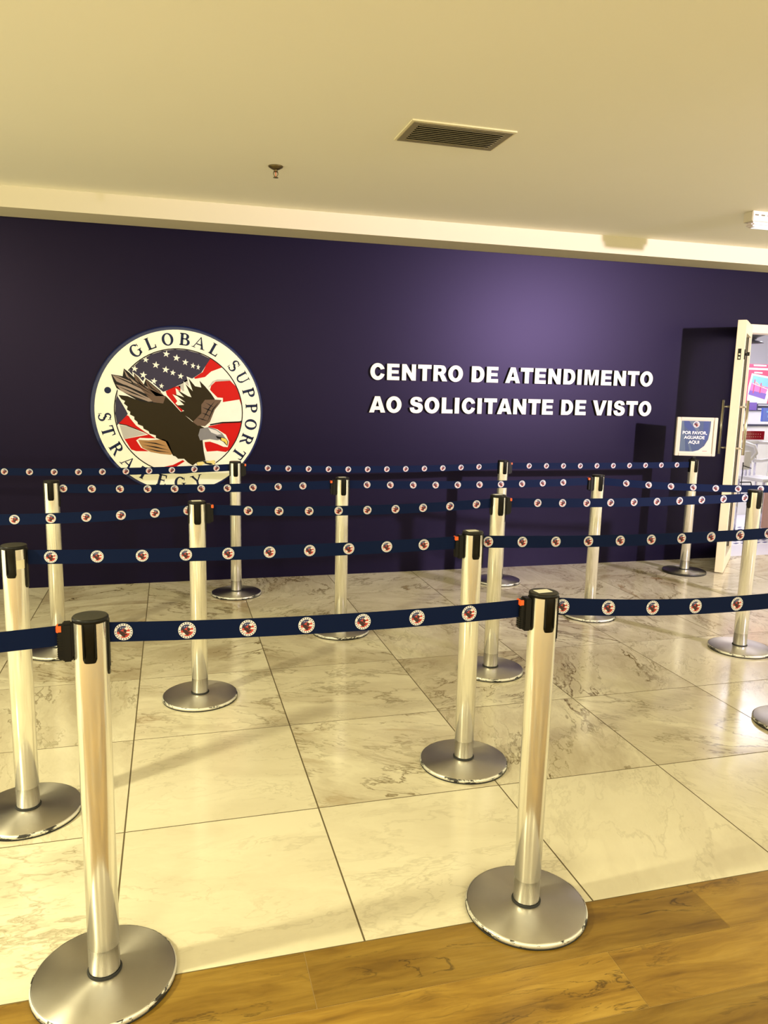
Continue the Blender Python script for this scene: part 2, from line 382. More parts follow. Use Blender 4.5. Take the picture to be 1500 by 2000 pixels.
struct(mb, 'trim_2', 'cream door frame around the office doorway')

# open door leaf, swung out towards the queue
H = Vector((5.03, 5.945, 0)); Fd = Vector((4.515, 5.415, 0))
L = (Fd-H).length; ang = math.atan2((Fd-H).y, (Fd-H).x)
dr = bpy.data.objects.new('door_1', None); COL.objects.link(dr); dr.location = H; dr.rotation_euler = (0, 0, ang)
tag(dr, 'open glazed door leaf with cream frame and steel pull bars', None, None, 'structure')
mb = MB(); T2 = 0.034
mb.box((0, -T2, 0.008), (0.085, T2, 2.125), 'doorcream', bev=0.002); mb.box((L-0.10, -T2, 0.008), (L, T2, 2.125), 'doorcream', bev=0.002)
mb.box((0.085, -T2, 2.025), (L-0.10, T2, 2.125), 'doorcream'); mb.box((0.085, -T2, 0.008), (L-0.10, T2, 0.13), 'doorcream')
mb.build('door_frame', dr)
mb = MB(); mb.box((0.085, -0.004, 0.13), (L-0.10, 0.004, 2.025), 'glass'); mb.build('glass_pane', dr)
mb = MB()
for s in (-1, 1):
    mb.box((0.085, s*0.012-0.004, 0.13), (0.093, s*0.012+0.004, 2.025), 'seal'); mb.box((L-0.108, s*0.012-0.004, 0.13), (L-0.10, s*0.012+0.004, 2.025), 'seal')
mb.build('glazing_seal', dr)
for s in (-1, 1):
    mb = MB(); hx = L-0.06; hy = s*0.095
    mb.tube([(hx, hy, 1.02), (hx, hy, 1.475)], 0.0125, 'steel', 16)
    for z in (1.075, 1.42): mb.tube([(hx, s*T2, z), (hx, hy, z)], 0.008, 'steel', 12)
    mb.build('door_handle', dr)
mb = MB(); mb.box((L, -0.012, 1.805), (L+0.002, 0.012, 1.895), 'black'); mb.lathe([(0.009, 0), (0.009, 0.004), (0.006, 0.006)], 'steel', 16, Matrix.Translation((L+0.002, 0, 1.85)) @ Matrix.Rotation(PI/2, 4, 'Y'))
mb.box((L, -0.006, 1.815), (L+0.0025, 0.006, 1.83), 'steel'); mb.build('lock_plate', dr)
mb = MB(); mb.box((L-0.045, T2, 1.81), (L-0.02, T2+0.006, 1.89), 'black'); mb.tube([(L-0.03, T2+0.004, 1.85), (L-0.03, T2+0.026, 1.85)], 0.011, 'black'); mb.box((L-0.035, T2+0.02, 1.838), (L-0.025, T2+0.04, 1.868), 'black'); mb.build('thumb_turn', dr)
mb = MB(); mb.box((L-0.03, T2, 0.29), (L-0.002, T2+0.03, 0.33), 'black', bev=0.003); mb.build('door_stop', dr)

# ------------------------------------------------------------------ belt emblem
def emblem(mb, cx, cz, r, place, d):
    """small printed roundel; place(u, v, off) gives the 3-D point on the surface"""
    def poly(pts, off, mk):
        mb.face([place(cx+x*r, cz+z*r, d*off) for x, z in pts], mk)
    poly(circ(0, 0, 1, 22), 1, 'dotw')
    for k in range(20):
        if k in (9,): continue
        a = 2*PI*k/20; c, s = math.cos(a), math.sin(a)
        poly([(c*q+s*e, s*q-c*e) for q, e in ((0.80, -0.055), (0.94, -0.055), (0.94, 0.055), (0.80, 0.055))], 2, 'dotn')
    poly(circ(0, 0, 0.72, 20), 2, 'dotr')
    poly(circ(0, 0, 0.72, 10, PI*0.30, PI*1.02, True), 3, 'dotn')
    poly([(0.30, 0.62), (0.62, 0.34), (0.36, 0.22), (0.12, 0.30)], 3.5, 'dotw')
    poly([(0.28, 0.02), (0.70, 0.06), (0.68, -0.16), (0.32, -0.14)], 3.5, 'dotw')
    poly([(-0.62, -0.25), (-0.28, -0.30), (-0.10, -0.52), (-0.40, -0.58)], 3.5, 'dotw')
    for x in (-0.35, -0.12, 0.08): poly([(x, 0.46), (x+0.07, 0.52), (x+0.12, 0.45), (x+0.06, 0.39)], 4, 'dotw')
    poly([(-0.70, 0.42), (-0.28, 0.12), (-0.02, 0.02), (0.18, -0.22), (0.44, -0.28), (0.34, -0.40), (0.20, -0.40), (0.12, -0.66), (-0.16, -0.50), (-0.44, -0.14)], 5, 'dotk')
    poly([(0.00, 0.04), (0.02, 0.34), (0.26, 0.30), (0.36, 0.12), (0.20, -0.18)], 5, 'dotk')

# ------------------------------------------------------------------ stanchions
RP = 0.0385; HT = 0.975
def make_post():
    root = bpy.data.objects.new('queue_stanchion', None); COL.objects.link(root)
    mb = MB()
    mb.lathe([(0.0, 0.004), (0.174, 0.004, 'disc'), (0.1775, 0.012, 'disc'), (0.1765, 0.0175), (0.172, 0.0200), (0.12, 0.0245), (0.06, 0.0275), (0.0, 0.028)], 'disc', 96)
    mb.build('base_plate', root)
    mb = MB(); mb.lathe([(0.1755, 0.0045), (0.1790, 0.0060), (0.1798, 0.0120), (0.1785, 0.0172), (0.1755, 0.0188)], 'rim', 96, cap=False)
    rim = mb.build('worn_edge', root)
    mb = MB(); mb.lathe([(0.172, 0.0), (0.1785, 0.0008), (0.1795, 0.0050), (0.172, 0.0052)], 'rubber', 96); mb.build('rubber_foot', root)
    mb = MB(); mb.lathe([(RP+0.004, 0.0265), (RP+0.0045, 0.031), (RP+0.0015, 0.035)], 'rubber', 48, cap=False); mb.build('collar', root)
    mb = MB()
    mb.lathe([(RP, 0.027, 'alu_bare'), (RP, 0.105, 'alu_bare'), (RP+0.0006, 0.1055, 'alu'), (RP+0.0006, 0.964, 'alu')], 'alu', 64, cap=False)
    mb.build('pole', root)
    mb = MB()
    mb.lathe([(RP+0.001, 0.962), (RP+0.0030, 0.964), (RP+0.0030, 0.971), (RP+0.001, 0.974), (RP-0.002, 0.9748, 'captop'), (0.0, 0.975, 'captop')], 'black', 64)
    mb.build('top_cap', root)
    for q in range(4):
        mb = MB(); a0 = q*PI/2; hw = 0.40; zb = 0.868 if q != 0 else 0.828
        # curved slot panel with rounded lower corners, standing 2.5 mm off the tube
        n = 10; ring = []
        for k in range(n+1):
            th = -hw + 2*hw*k/n; edge = max(0, (abs(th)/hw-0.55)/0.45)
            ring.append((th, zb + 0.010*(1-math.sqrt(max(0, 1-edge*edge)))))
        for k in range(n):
            (t0, z0), (t1, z1) = ring[k], ring[k+1]
            P = lambda r, th, z: (r*math.cos(a0+th), r*math.sin(a0+th), z)
            ro = RP+0.0030; ri = RP-0.001
            mb.face([P(ro, t0, z0), P(ro, t1, z1), P(ro, t1, 0.964), P(ro, t0, 0.964)], 'black', True)
            mb.face([P(ri, t0, z0), P(ri, t1, z1), P(ro, t1, z1), P(ro, t0, z0)], 'black')
        for th, z in (ring[0], ring[-1]):
            mb.face([P(ri, th, z), P(ro, th, z), P(ro, th, 0.964), P(ri, th, 0.964)], 'black')
        for s in (-1, 1):   # raised side rails of the slot
            th = s*hw*0.80; ro2 = RP+0.0052; e = 0.035
            mb.face([P(ro2, th-e, zb+0.014), P(ro2, th+e, zb+0.014), P(ro2, th+e, 0.962), P(ro2, th-e, 0.962)], 'black')
            for d in (-e, e): mb.face([P(RP+0.0025, th+d*1.5, zb+0.010), P(ro2, th+d, zb+0.014), P(ro2, th+d, 0.962), P(RP+0.0025, th+d*1.5, 0.962)], 'black')
        mb.build('belt_slot', root)
    return root
def copy_tree(o, parent=None):
    c = o.copy(); COL.objects.link(c)
    if parent is not None: c.parent = parent
    for ch in list(o.children): copy_tree(ch, c)
    return c
GP = 'queue stanchions in five rows'
POSTS = {
 'a1': (-0.195, 1.878, 0.00, 0, 'leftmost'), 'a2': (0.99, 1.870, 0.02, 1, ''),
 'b1': (-0.518, 2.757, -0.12, 0, ''), 'b2': (1.134, 2.752, 0.03, 1, ''), 'b3': (2.795, 2.752, 0, 1, ''),
 'c1': (0.11, 3.665, 0.02, 1, ''), 'c2': (1.66, 3.700, 0.02, 1, ''), 'c3': (3.297, 3.712, 0, 0, ''),
 'd1': (-0.64, 4.510, 0.0, 0, ''), 'd2': (0.998, 4.523, 0.0, 1, ''), 'd3': (2.747, 4.525, 0.0, 0, ''),
 'e1': (0.436, 5.523, 0.0, 0, ''), 'e2': (2.503, 5.517, 0.0, 0, ''), 'e3': (4.245, 5.517, 0.0, 0, ''),
 'a0': (-1.37, 1.80, 0.05, 0, ''), 'a3': (2.22, 1.875, 0.0, 0, ''), 'c0': (-1.45, 3.66, 0.0, 0, ''), 'd4': (4.398, 4.044, -0.28, 0, ''), 'e0': (-1.62, 5.522, 0.0, 0, ''),
}
LAB = {
 'a1': 'silver queue post nearest the camera at bottom left, black cap without sticker',
 'a2': 'silver queue post with white cap sticker whose base straddles marble and wood planks',
 'b1': 'silver queue post at far left edge with a pale tape band near its top',
 'b2': 'silver queue post on the marble right behind the front post with white cap sticker',
 'b3': 'queue post mostly outside the picture, its round base cut by the right edge',
 'c1': 'silver queue post left of centre with black buckle on its right side',
 'c2': 'silver queue post with its orange tab on the right, overlapped by the one in front',
 'c3': 'silver queue post in front of the office doorway at the right edge',
 'd1': 'silver queue post at left in second-last row, base hidden behind the front belt buckle',
 'd2': 'silver queue post in the middle below the wall, orange tab on its left side',
 'd3': 'silver queue post right of centre with base half hidden under the front right belt',
 'e1': 'silver queue post standing right in front of the round eagle sign',
 'e2': 'silver queue post close to the navy wall under the word ATENDIMENTO',
 'e3': 'silver queue post carrying the framed notice beside the open door',
 'a0': 'silver queue post beyond the left edge holding the plain belt end',
 'a3': 'silver queue post beyond the right edge at the end of the front belt',
 'c0': 'silver queue post beyond the left edge at the end of the middle row',
 'd4': 'silver queue post beyond the right edge where the slanting belt ends',
 'e0': 'silver queue post beyond the left edge close to the navy wall',
}
proto = None; ROOT = {}
for k, (x, y, rz, st, _) in POSTS.items():
    if proto is None: proto = make_post(); r = proto
    else: r = copy_tree(proto)
    r.location = (x, y, 0); r.rotation_euler = (0, 0, rz)
    tag(r, LAB[k], 'queue post', GP); ROOT[k] = r
sm = None
for k, (x, y, rz, st, _) in POSTS.items():
    if st:
        mb = MB(); mb.box((-0.024, -0.013, 0.9745), (0.020, 0.017, 0.9756), 'sticker', Matrix.Rotation(0.08, 4, 'Z')); s_ = mb.build('cap_sticker', ROOT[k]); s_['label'] = 'white sticker'
mb = MB()
for k in range(8):
    a0 = -1.15+0.9*k/8; a1 = -1.15+0.9*(k+1)/8; rr = RP+0.0012
    mb.face([(rr*math.cos(a0), rr*math.sin(a0), 0.897), (rr*math.cos(a1), rr*math.sin(a1), 0.897), (rr*math.cos(a1), rr*math.sin(a1), 0.927), (rr*math.cos(a0), rr*math.sin(a0), 0.927)], 'tape', True)
s_ = mb.build('tape_band', ROOT['b1']); s_['label'] = 'pale tape band'
# the post by the door has a mostly black, chipped rim
for c in ROOT['e3'].children:
    if c.name.startswith('worn_edge'):
        c.data = c.data.copy(); c.data.materials[0] = M['rimdark']; c['label'] = 'black chipped edge'
for k_ in ('e2',):
    for c in ROOT[k_].children:
        if c.name.startswith('base_plate'): c['label'] = 'brushed steel base'  # same brushed steel as the bases of the other posts

# ------------------------------------------------------------------ belts
ZB = 0.930
def belt(src, dst, label, dots, sag=0.012, clip=True, p0=None, p1=None, z1=ZB):
    """webbing from the slot of post src to the buckle on post dst"""
    A = Vector((*POSTS[src][:2], 0)) if src else Vector((*p0, 0)); B = Vector((*POSTS[dst][:2], 0)) if dst else Vector((*p1, 0))
    u = (B-A).normalized(); a = A + u*(RP+0.004 if src else 0); b = B - u*(RP+0.034 if (dst and clip) else 0)
    n_ = Vector((u.y, -u.x, 0)); 
    if n_.y > 0: n_ = -n_
    D = (b-a).length
    root = thing('retractable_belt', (a.x, a.y, 0), label, 'belt', 'printed navy belts between the posts')
    zz = lambda s: ZB + (z1-ZB)*s/D - sag*4*(s/D)*(1-s/D)
    def place(s, v, off): 
        p = (u*s) + n_*off; return (p.x, p.y, zz(s)+v)
    mb = MB(); n = max(6, int(D/0.06)); hw = 0.0245; th = 0.0009
    for k in range(n):
        s0, s1 = D*k/n, D*(k+1)/n
        for off in (th, -th):
            mb.face([place(s0, -hw, off), place(s1, -hw, off), place(s1, hw, off), place(s0, hw, off)], 'web', True)
        for v in (-hw, hw):
            mb.face([place(s0, v, th), place(s1, v, th), place(s1, v, -th), place(s0, v, -th)], 'web')
    for X in dots:
        s = (X[0]-a.x)*u.x + (X[1]-a.y)*u.y
        if not (-0.005 < s < D-0.02): continue
        emblem(mb, s, 0.0, 0.0212, lambda p, q, o: place(p, q, o), 0.00014) if False else emblem(mb, s, 0.0, 0.0212, lambda p, q, o: place(p, q, th+o), 0.00016)
    w_ = mb.build('webbing', root, fix=False)
    if dst and clip:
        Mx = Matrix.Translation(Vector((b.x-a.x, b.y-a.y, 0))) @ Matrix.Rotation(math.atan2(u.y, u.x), 4, 'Z')
        mb = MB()
        mb.box((-0.001, -0.011, 0.873), (0.012, 0.011, 0.956), 'black', Mx, 0.002)
        mb.box((0.010, -0.016, 0.868), (0.031, 0.016, 0.961), 'black', Mx, 0.003)
        for q in range(9): mb.box((-0.0022, -0.0116, 0.880+q*0.006), (0.010, 0.0116, 0.8825+q*0.006), 'black', Mx)
        c = mb.build('belt_clip', root)
        mb = MB(); mb.box((-0.0035, -0.0122, 0.940), (0.0095, 0.0122, 0.9555), 'orange', Mx, 0.0015)
        t_ = mb.build('release_tab', c); t_['label'] = 'orange release tab'
    return root
def seq(x0, n, y, y1=None, step=0.1485): return [(x0+step*i, y) for i in range(n)]
belt('a1', 'a2', 'navy printed belt in front between the two nearest posts', seq(-0.121, 7, 1.875))
belt('a2', 'a3', 'navy printed belt in front leaving the picture to the right', seq(1.050, 9, 1.872, step=0.147), sag=0.028)
belt('a0', 'a1', 'plain navy belt end clipped to the bottom left post', [], sag=0.012)
belt('b1', 'b2', 'navy printed belt of second row from far left post to centre right', seq(-0.404, 10, 2.755))
belt('b2', 'b3', 'navy printed belt crossing in front of the doorway in second row', seq(1.200, 10, 2.752), sag=0.016)
belt('c2', 'c1', 'navy printed belt of middle row across the centre of the picture', seq(0.349, 9, 3.68), sag=0.02)
belt('c3', 'c2', 'navy printed belt of middle row towards the doorway', seq(1.892, 10, 3.70))
belt('c1', 'c0', 'navy printed belt of middle row leaving the picture at left', seq(0.069-0.1495*9, 10, 3.665, step=0.1495), sag=0.024)
belt('d1', 'd2', 'navy printed belt starting from the left post of fourth row, below the eagle sign', seq(-0.581, 10, 4.515))
belt('d2', 'd3', 'navy printed belt of fourth row right of the middle', seq(1.153, 10, 4.524))
U4 = Vector((3.79-2.747, 4.221-4.525)).normalized()
belt('d3', 'd4', 'navy printed belt slanting forward past the notice stand to the right edge', [(2.747+U4.x*(0.19+0.1495*i), 4.525+U4.y*(0.19+0.1495*i)) for i in range(9)], sag=0.028)
belt('e2', 'e1', 'navy printed belt along the wall between eagle sign and lettering', seq(0.667, 12, 5.52), sag=0.02)
belt('e3', 'e2', 'navy printed belt along the wall at right, ending under the notice', seq(2.727, 10, 5.517, step=0.1508), sag=0.004)
belt('e1', 'e0', 'navy printed belt along the wall crossing the bottom of the eagle sign', seq(0.305-0.1525*12, 13, 5.522, step=0.1525), sag=0.024)

# ------------------------------------------------------------------ notice on the last post
ns = thing('notice_stand_frame', (4.245, 5.517, 0.975), 'cream framed blue notice reading POR FAVOR AGUARDE AQUI on a post', 'sign', None, -0.34)
mb = MB(); mb.box((-0.012, -0.006, 0.0), (0.012, 0.006, 0.05), 'black'); mb.lathe([(0.026, 0), (0.026, 0.006), (0.012, 0.010)], 'black', 24); mb.build('bracket', ns)
mb = MB(); W2, Z0, Z1 = 0.166, 0.030, 0.352
for a, b in (((-W2, -0.016, Z0), (-W2+0.030, 0.012, Z1)), ((W2-0.030, -0.016, Z0), (W2, 0.012, Z1)), ((-W2+0.03, -0.016, Z0), (W2-0.03, 0.012, Z0+0.024)), ((-W2+0.03, -0.016, Z1-0.024), (W2-0.03, 0.012, Z1))):
    mb.box(a, b, 'frame', None, 0.003)
mb.build('frame', ns)
mb = MB(); X0, X1, Y0_, Y1_ = -0.136, 0.136, 0.054, 0.328
mb.box((X0, -0.008, Y0_), (X1, 0.008, Y1_), 'paper')
yf = -0.0085
def fp(pts, mk, off=0): mb.face([(x, yf-off*0.0003, z) for x, z in pts], mk)
bx0, bx1, bz0, bz1 = -0.128, 0.112, 0.066, 0.322
curve = [(bx1, bz1), (bx1-0.002, 0.24), (bx1-0.012, 0.17), (bx1-0.040, 0.115), (bx1-0.085, 0.078), (bx1-0.13, bz0)]
fp([(bx0, bz0), (bx0, bz1)] + curve, 'pblue')
fp([(bx0, bz0), (bx0, bz1), (bx0+0.018, bz1), (bx0+0.050, bz0)], 'pgrey', 1)
fp([(bx0+0.018, bz1), (bx0+0.060, bz1), (bx0+0.130, 0.232), (bx0+0.105, 0.228), (bx0+0.055, 0.250), (bx0+0.024, 0.28)], 'pblue2', 1)
fp([(bx0+0.060, bz1), (bx0+0.095, bz1), (bx0+0.150, 0.25), (bx0+0.130, 0.232)], 'pgrey', 1)
fp([(bx1-0.060, bz1), (bx1-0.015, bz1), (bx1-0.018, 0.18), (bx1-0.045, 0.13), (bx1-0.056, 0.20)], 'pblue2', 1)
fp([(bx0+0.085, bz0), (bx0+0.06, 0.15), (bx0+0.075, 0.15), (bx0+0.105, bz0)], 'pgrey', 1)
fp([(0.060, 0.070), (0.098, 0.071), (0.098, 0.074), (0.060, 0.073)], 'flagred', 2)
mb.build('printed_sheet', ns)
mb = MB(); emblem(mb, -0.006, 0.293, 0.027, lambda p, q, o: (p, yf-0.0010-o, q), 0.0003); mb.build('round_emblem', ns)
def text_mesh(txt, size, loc, mk, parent, ext=0.0, offset=0.0, name='lettering', bold=0.0):
    c = bpy.data.curves.new(name, 'FONT'); c.body = txt; c.size = size; c.align_x = 'CENTER'; c.align_y = 'CENTER'; c.extrude = ext; c.offset = bold
    o = bpy.data.objects.new(name, c); COL.objects.link(o)
    me = bpy.data.meshes.new_from_object(o); bpy.data.objects.remove(o); bpy.data.curves.remove(c)
    me.materials.clear(); me.materials.append(M[mk])
    o = bpy.data.objects.new(name, me); COL.objects.link(o); o.parent = parent; o.location = loc; o.rotation_euler = (PI/2, 0, 0)
    return o
for tx, z in (('POR FAVOR,', 0.222), ('AGUARDE', 0.183), ('AQUI', 0.144)):
    text_mesh(tx, 0.036, (-0.014, yf-0.0012, z), 'dotw', ns, bold=0.0010)

# ------------------------------------------------------------------ raised lettering on the wall
def arc(cx, cy, rx, ry, a0, a1, n=14): return [(cx+rx*math.cos(math.radians(a0+(a1-a0)*k/n)), cy+ry*math.sin(math.radians(a0+(a1-a0)*k/n))) for k in range(n+1)]
CAPH = 716.0
def glyph(ch):
    """heavy grotesque capitals, units per 1000 em: (outline, holes, advance)"""
    h = CAPH
    if ch == 'I': return [(70, 0), (297, 0), (297, h), (70, h)], [], 389
    if ch == 'L': return [(73, 0), (632, 0), (632, 176), (294, 176), (294, h), (73, h)], [], 667
    if ch == 'E': return [(72, 0), (672, 0), (672, 162), (294, 162), (294, 289), (630, 289), (630, 435), (294, 435), (294, 563), (665, 563), (665, h), (72, h)], [], 722
    if ch == 'T': return [(251, 0), (472, 0), (472, 539), (698, 539), (698, h), (25, h), (25, 539), (251, 539)], [], 722
    if ch == 'N': return [(74, 0), (281, 0), (281, 390), (551, 0), (759, 0), (759, h), (551, h), (551, 322), (283, h), (74, h)], [], 833
    if ch == 'M': return [(73, 0), (251, 0), (251, 546), (390, 0), (552, 0), (692, 546), (692, 0), (871, 0), (871, h), (580, h), (471, 280), (364, h), (73, h)], [], 944
    if ch == 'A': return [(0, 0), (230, 0), (265, 118), (516, 118), (552, 0), (778, 0), (512, h), (268, h)], [[(312, 273), (469, 273), (391, 531)]], 778
    if ch == 'V': return [(0, h), (232, h), (392, 200), (553, h), (778, h), (512, 0), (268, 0)], [], 778
    if ch == 'D': return [(73, 0)] + arc(400, 358, 328, 358, -90, 90, 24)[0:] + [(73, h)], [[(294, 162)] + arc(372, 358, 140, 196, -90, 90, 14) + [(294, 554)]], 778
    if ch == 'O': return arc(416, 358, 372, 372, 0, 350, 35), [arc(416, 358, 152, 206, 0, 350, 35)], 833
    if ch == 'C':
        o = arc(396, 358, 352, 371, 42, 318, 30) + [(735, 272)]
        i = arc(408, 358, 150, 205, 320, 46, 24)
        out = arc(396, 358, 352, 371, 35, 322, 32)
        return out + [(738, 240), (545, 290)] + arc(404, 358, 150, 203, -36, -320+0, 24) + [(540, 446), (728, 486)], [], 778
    if ch == 'R':
        return [(73, 0), (294, 0), (294, 291), (324, 291), (368, 276), (400, 235), (529, 0), (778, 0), (671, 207), (632, 262), (585, 307)] + arc(500, 510, 204, 206, -55, 70, 14) + [(520, 706), (442, h), (73, h)], [[(294, 424), (388, 424)] + arc(405, 500, 78, 74, -80, 80, 8) + [(391, 574), (294, 574)]], 778
    if ch == 'S':
        return [(28, 236), (238, 249)] + [(252, 190), (290, 152), (356, 134), (420, 148), (456, 178), (462, 210), (446, 240), (400, 266), (330, 286), (220, 314), (140, 350), (84, 398), (58, 460), (54, 518)] + \
            [(74, 594), (130, 660), (216, 708), (340, 728), (470, 716), (570, 676), (632, 604), (652, 518), (444, 506), (426, 556), (388, 584), (332, 592), (286, 580), (262, 548), (272, 512), (320, 490), (430, 466), (540, 436), (618, 392), (662, 338), (682, 268), (682, 214)] + \
            [(654, 122), (590, 48), (490, 0), (360, -13), (216, 0), (110, 48), (52, 130)], [], 722
SC = 0.1275/CAPH
WORDS = [('CENTRO', 'DE', 'ATENDIMENTO'), ('AO', 'SOLICITANTE', 'DE', 'VISTO')]
base_z = [1.5745, 1.3175]; x_start = [1.522, 1.526]; tot = [2.557, 2.560]
ORD = ['first', 'second', 'third', 'fourth']
gl_mesh = {}
for li, words in enumerate(WORDS):
    adv = sum(glyph(c)[2] for w_ in words for c in w_) + 333*(len(words)-1)
    sx = tot[li]/(adv-80); pen = x_start[li] - 35*sx
    for w_ in words:
        seen = {}
        for c in w_:
            ol, ho, ad = glyph(c)
            if c not in gl_mesh:
                mb = MB(); mb.prism([(x*sx, z*SC) for x, z in ol], -0.001, -0.022, 'lwhite', 'dark_metal', [[(x*sx, z*SC) for x, z in hh] for hh in ho])
                o = mb.build('raised_letter'); gl_mesh[c] = o
            else:
                o = gl_mesh[c].copy(); COL.objects.link(o)
            o.location = (pen, WY, base_z[li]); seen[c] = seen.get(c, 0)+1
            nth = (ORD[seen[c]-1]+' ') if w_.count(c) > 1 else ''
            tag(o, 'white raised letter, %s%s of the word %s, %s line' % (nth, c, w_, ('upper', 'lower')[li]), 'letter', 'raised white letters on the navy wall')
            pen += ad*sx
        pen += 333*sx

# ------------------------------------------------------------------ round eagle sign
CX, CZ, RO, RI = 0.066, 1.303, 0.595, 0.4546
sg = thing('round_eagle_sign', (CX, WY, CZ), 'round cream and navy sign with eagle and flag, lettered GLOBAL SUPPORT STRATEGY', 'sign')
def ray_to_plane(px, py, Y):
    a = (px-750)/FPX; b = (1000-py)/FPX
    d = R_*a + U_*b + fwd; k = Y/d.y
    return d.x*k, CAMH + d.z*k
def Zp(x, y):      # traced outline point -> sign-local coordinates on the face of the sign
    X, Z = ray_to_plane(170+x/4.1667, 620+y/4.1667, WY-0.035)
    return X-CX, Z-CZ
mb = MB(); mb.lathe([(0.606, 0.0), (0.620, 0.006), (0.620, 0.022), (0.608, 0.030)], 'navygloss', 96, Matrix.Translation((-0.006, 0, 0.005)) @ Matrix.Rotation(PI/2, 4, 'X')); mb.build('backing_disc', sg)
mb = MB(); mb.prism(circ(0, 0, RO, 96), -0.030, -0.035, 'cream', 'cream'); mb.build('face_disc', sg)
LAY = 0.0004
def layer(name, polys, parent=sg, z0=1):
    """flat printed shapes (zoomed outline coordinates) stacked by fractions of a millimetre"""
    mb = MB()
    for off, mk, pts, local in polys:
        P = pts if local else [Zp(*p) for p in pts]
        es = []; vs = [mb.bm.verts.new((x, -0.035-LAY*(z0+off), z)) for x, z in P]
        es = [mb.bm.edges.new((vs[k], vs[(k+1) % len(vs)])) for k in range(len(vs))]
        r = bmesh.ops.triangle_fill(mb.bm, use_beauty=True, edges=es, normal=(0, -1, 0)); i = mb.slot(mk)
        for f in r['geom']:
            if isinstance(f, bmesh.types.BMFace): f.material_index = i
    return mb.build(name, parent, fix=False)
def clipc(pts, r=RI):
    """keep outline points inside the flag roundel"""
    out = []
    for p in pts:
        x, z = Zp(*p); d = math.hypot(x, z)
        if d > r: x, z = x*r/d, z*r/d
        out.append((x, z))
    return out
flag = [(0, 'line', circ(0, 0, RI+0.008, 80), True), (1, 'flagwhite', circ(0, 0, RI, 80), True)]
def C_(off, mk, pts): flag.append((off, mk, clipc(pts), True))
def ang_pts(a0, a1, n=12, r=RI): return [(r*math.cos(math.radians(a0+(a1-a0)*k/n)), r*math.sin(math.radians(a0+(a1-a0)*k/n))) for k in range(n+1)]
def Cmix(off, mk, a0, a1, pts):
    flag.append((off, mk, ang_pts(a0, a1) + [Zp(*p) for p in pts], True))
# slate canton
Cmix(2, 'flagblue', 60, 193, [(320, 800), (400, 700), (520, 640), (640, 598), (740, 555), (860, 495), (930, 450), (965, 395)])
# red stripes
Cmix(2, 'flagred', 47, 60, [(965, 395), (940, 445), (870, 490), (880, 500), (960, 485), (1010, 440)])
C_(2, 'flagred', [(640, 600), (700, 568), (760, 555), (760, 600), (800, 700), (760, 800), (830, 840), (700, 760), (660, 660)])
C_(2, 'flaggrey', [(740, 556), (800, 510), (840, 500), (860, 560), (780, 600)])
C_(2, 'flaggrey', [(1160, 505), (1060, 505), (1020, 520), (985, 570), (1005, 560), (1040, 520), (1170, 518)])
Cmix(3, 'flagred', 7, 26, [(1165, 515), (1045, 522), (1010, 555), (1000, 590), (1060, 650), (1100, 690), (1240, 668)])
Cmix(2, 'line', -9.5, -7.5, [(1240, 845), (1100, 850), (1000, 868), (1000, 880), (1100, 862)])
Cmix(2, 'flagred', -39, -9.5, [(1240, 852), (1100, 862), (990, 885), (950, 950), (960, 1050), (975, 1092), (1060, 1086), (1130, 1095)])
C_(2, 'flagred', [(258, 862), (325, 795), (420, 850), (560, 960), (500, 955), (400, 905), (320, 873)])
C_(2, 'line', [(258, 862), (320, 873), (400, 905), (520, 958), (400, 912), (318, 880), (262, 870)])
C_(2, 'flaggrey', [(264, 875), (330, 885), (480, 950), (300, 990)])
C_(2, 'flagred', [(305, 990), (400, 972), (520, 950), (600, 1000), (560, 1090), (400, 1088), (360, 1075)])
C_(2, 'flagred', [(620, 1217), (700, 1200), (780, 1160), (800, 1168), (740, 1205), (700, 1235), (650, 1238)])
layer('flag_roundel', flag)
stars = []
def star(x, y, r, rot=0.0, sq=1.0):
    c = Zp(x, y); r = r*0.000875
    return [(c[0]+sq*r*(1 if k % 2 == 0 else 0.40)*math.cos(PI/2+rot+k*PI/5), c[1]+r*(1 if k % 2 == 0 else 0.40)*math.sin(PI/2+rot+k*PI/5)) for k in range(10)]
for (x, y, r, sq) in ((645, 298, 30, 1), (728, 330, 31, 1), (800, 365, 29, .95), (862, 393, 27, .8), (905, 405, 27, .65), (560, 387, 31, 1), (640, 425, 31, 1), (698, 450, 27, .9), (762, 478, 27, 1), (458, 468, 31, 1), (545, 518, 28, 1), (606, 558, 24, .9), (478, 345, 26, 1), (388, 418, 28, 1)):
    mbp = star(x, y, r, -0.15, sq)
    stars.append((3, 'flagwhite', mbp, True))
layer('star', stars) if False else None
for s_ in stars: layer('star', [s_])
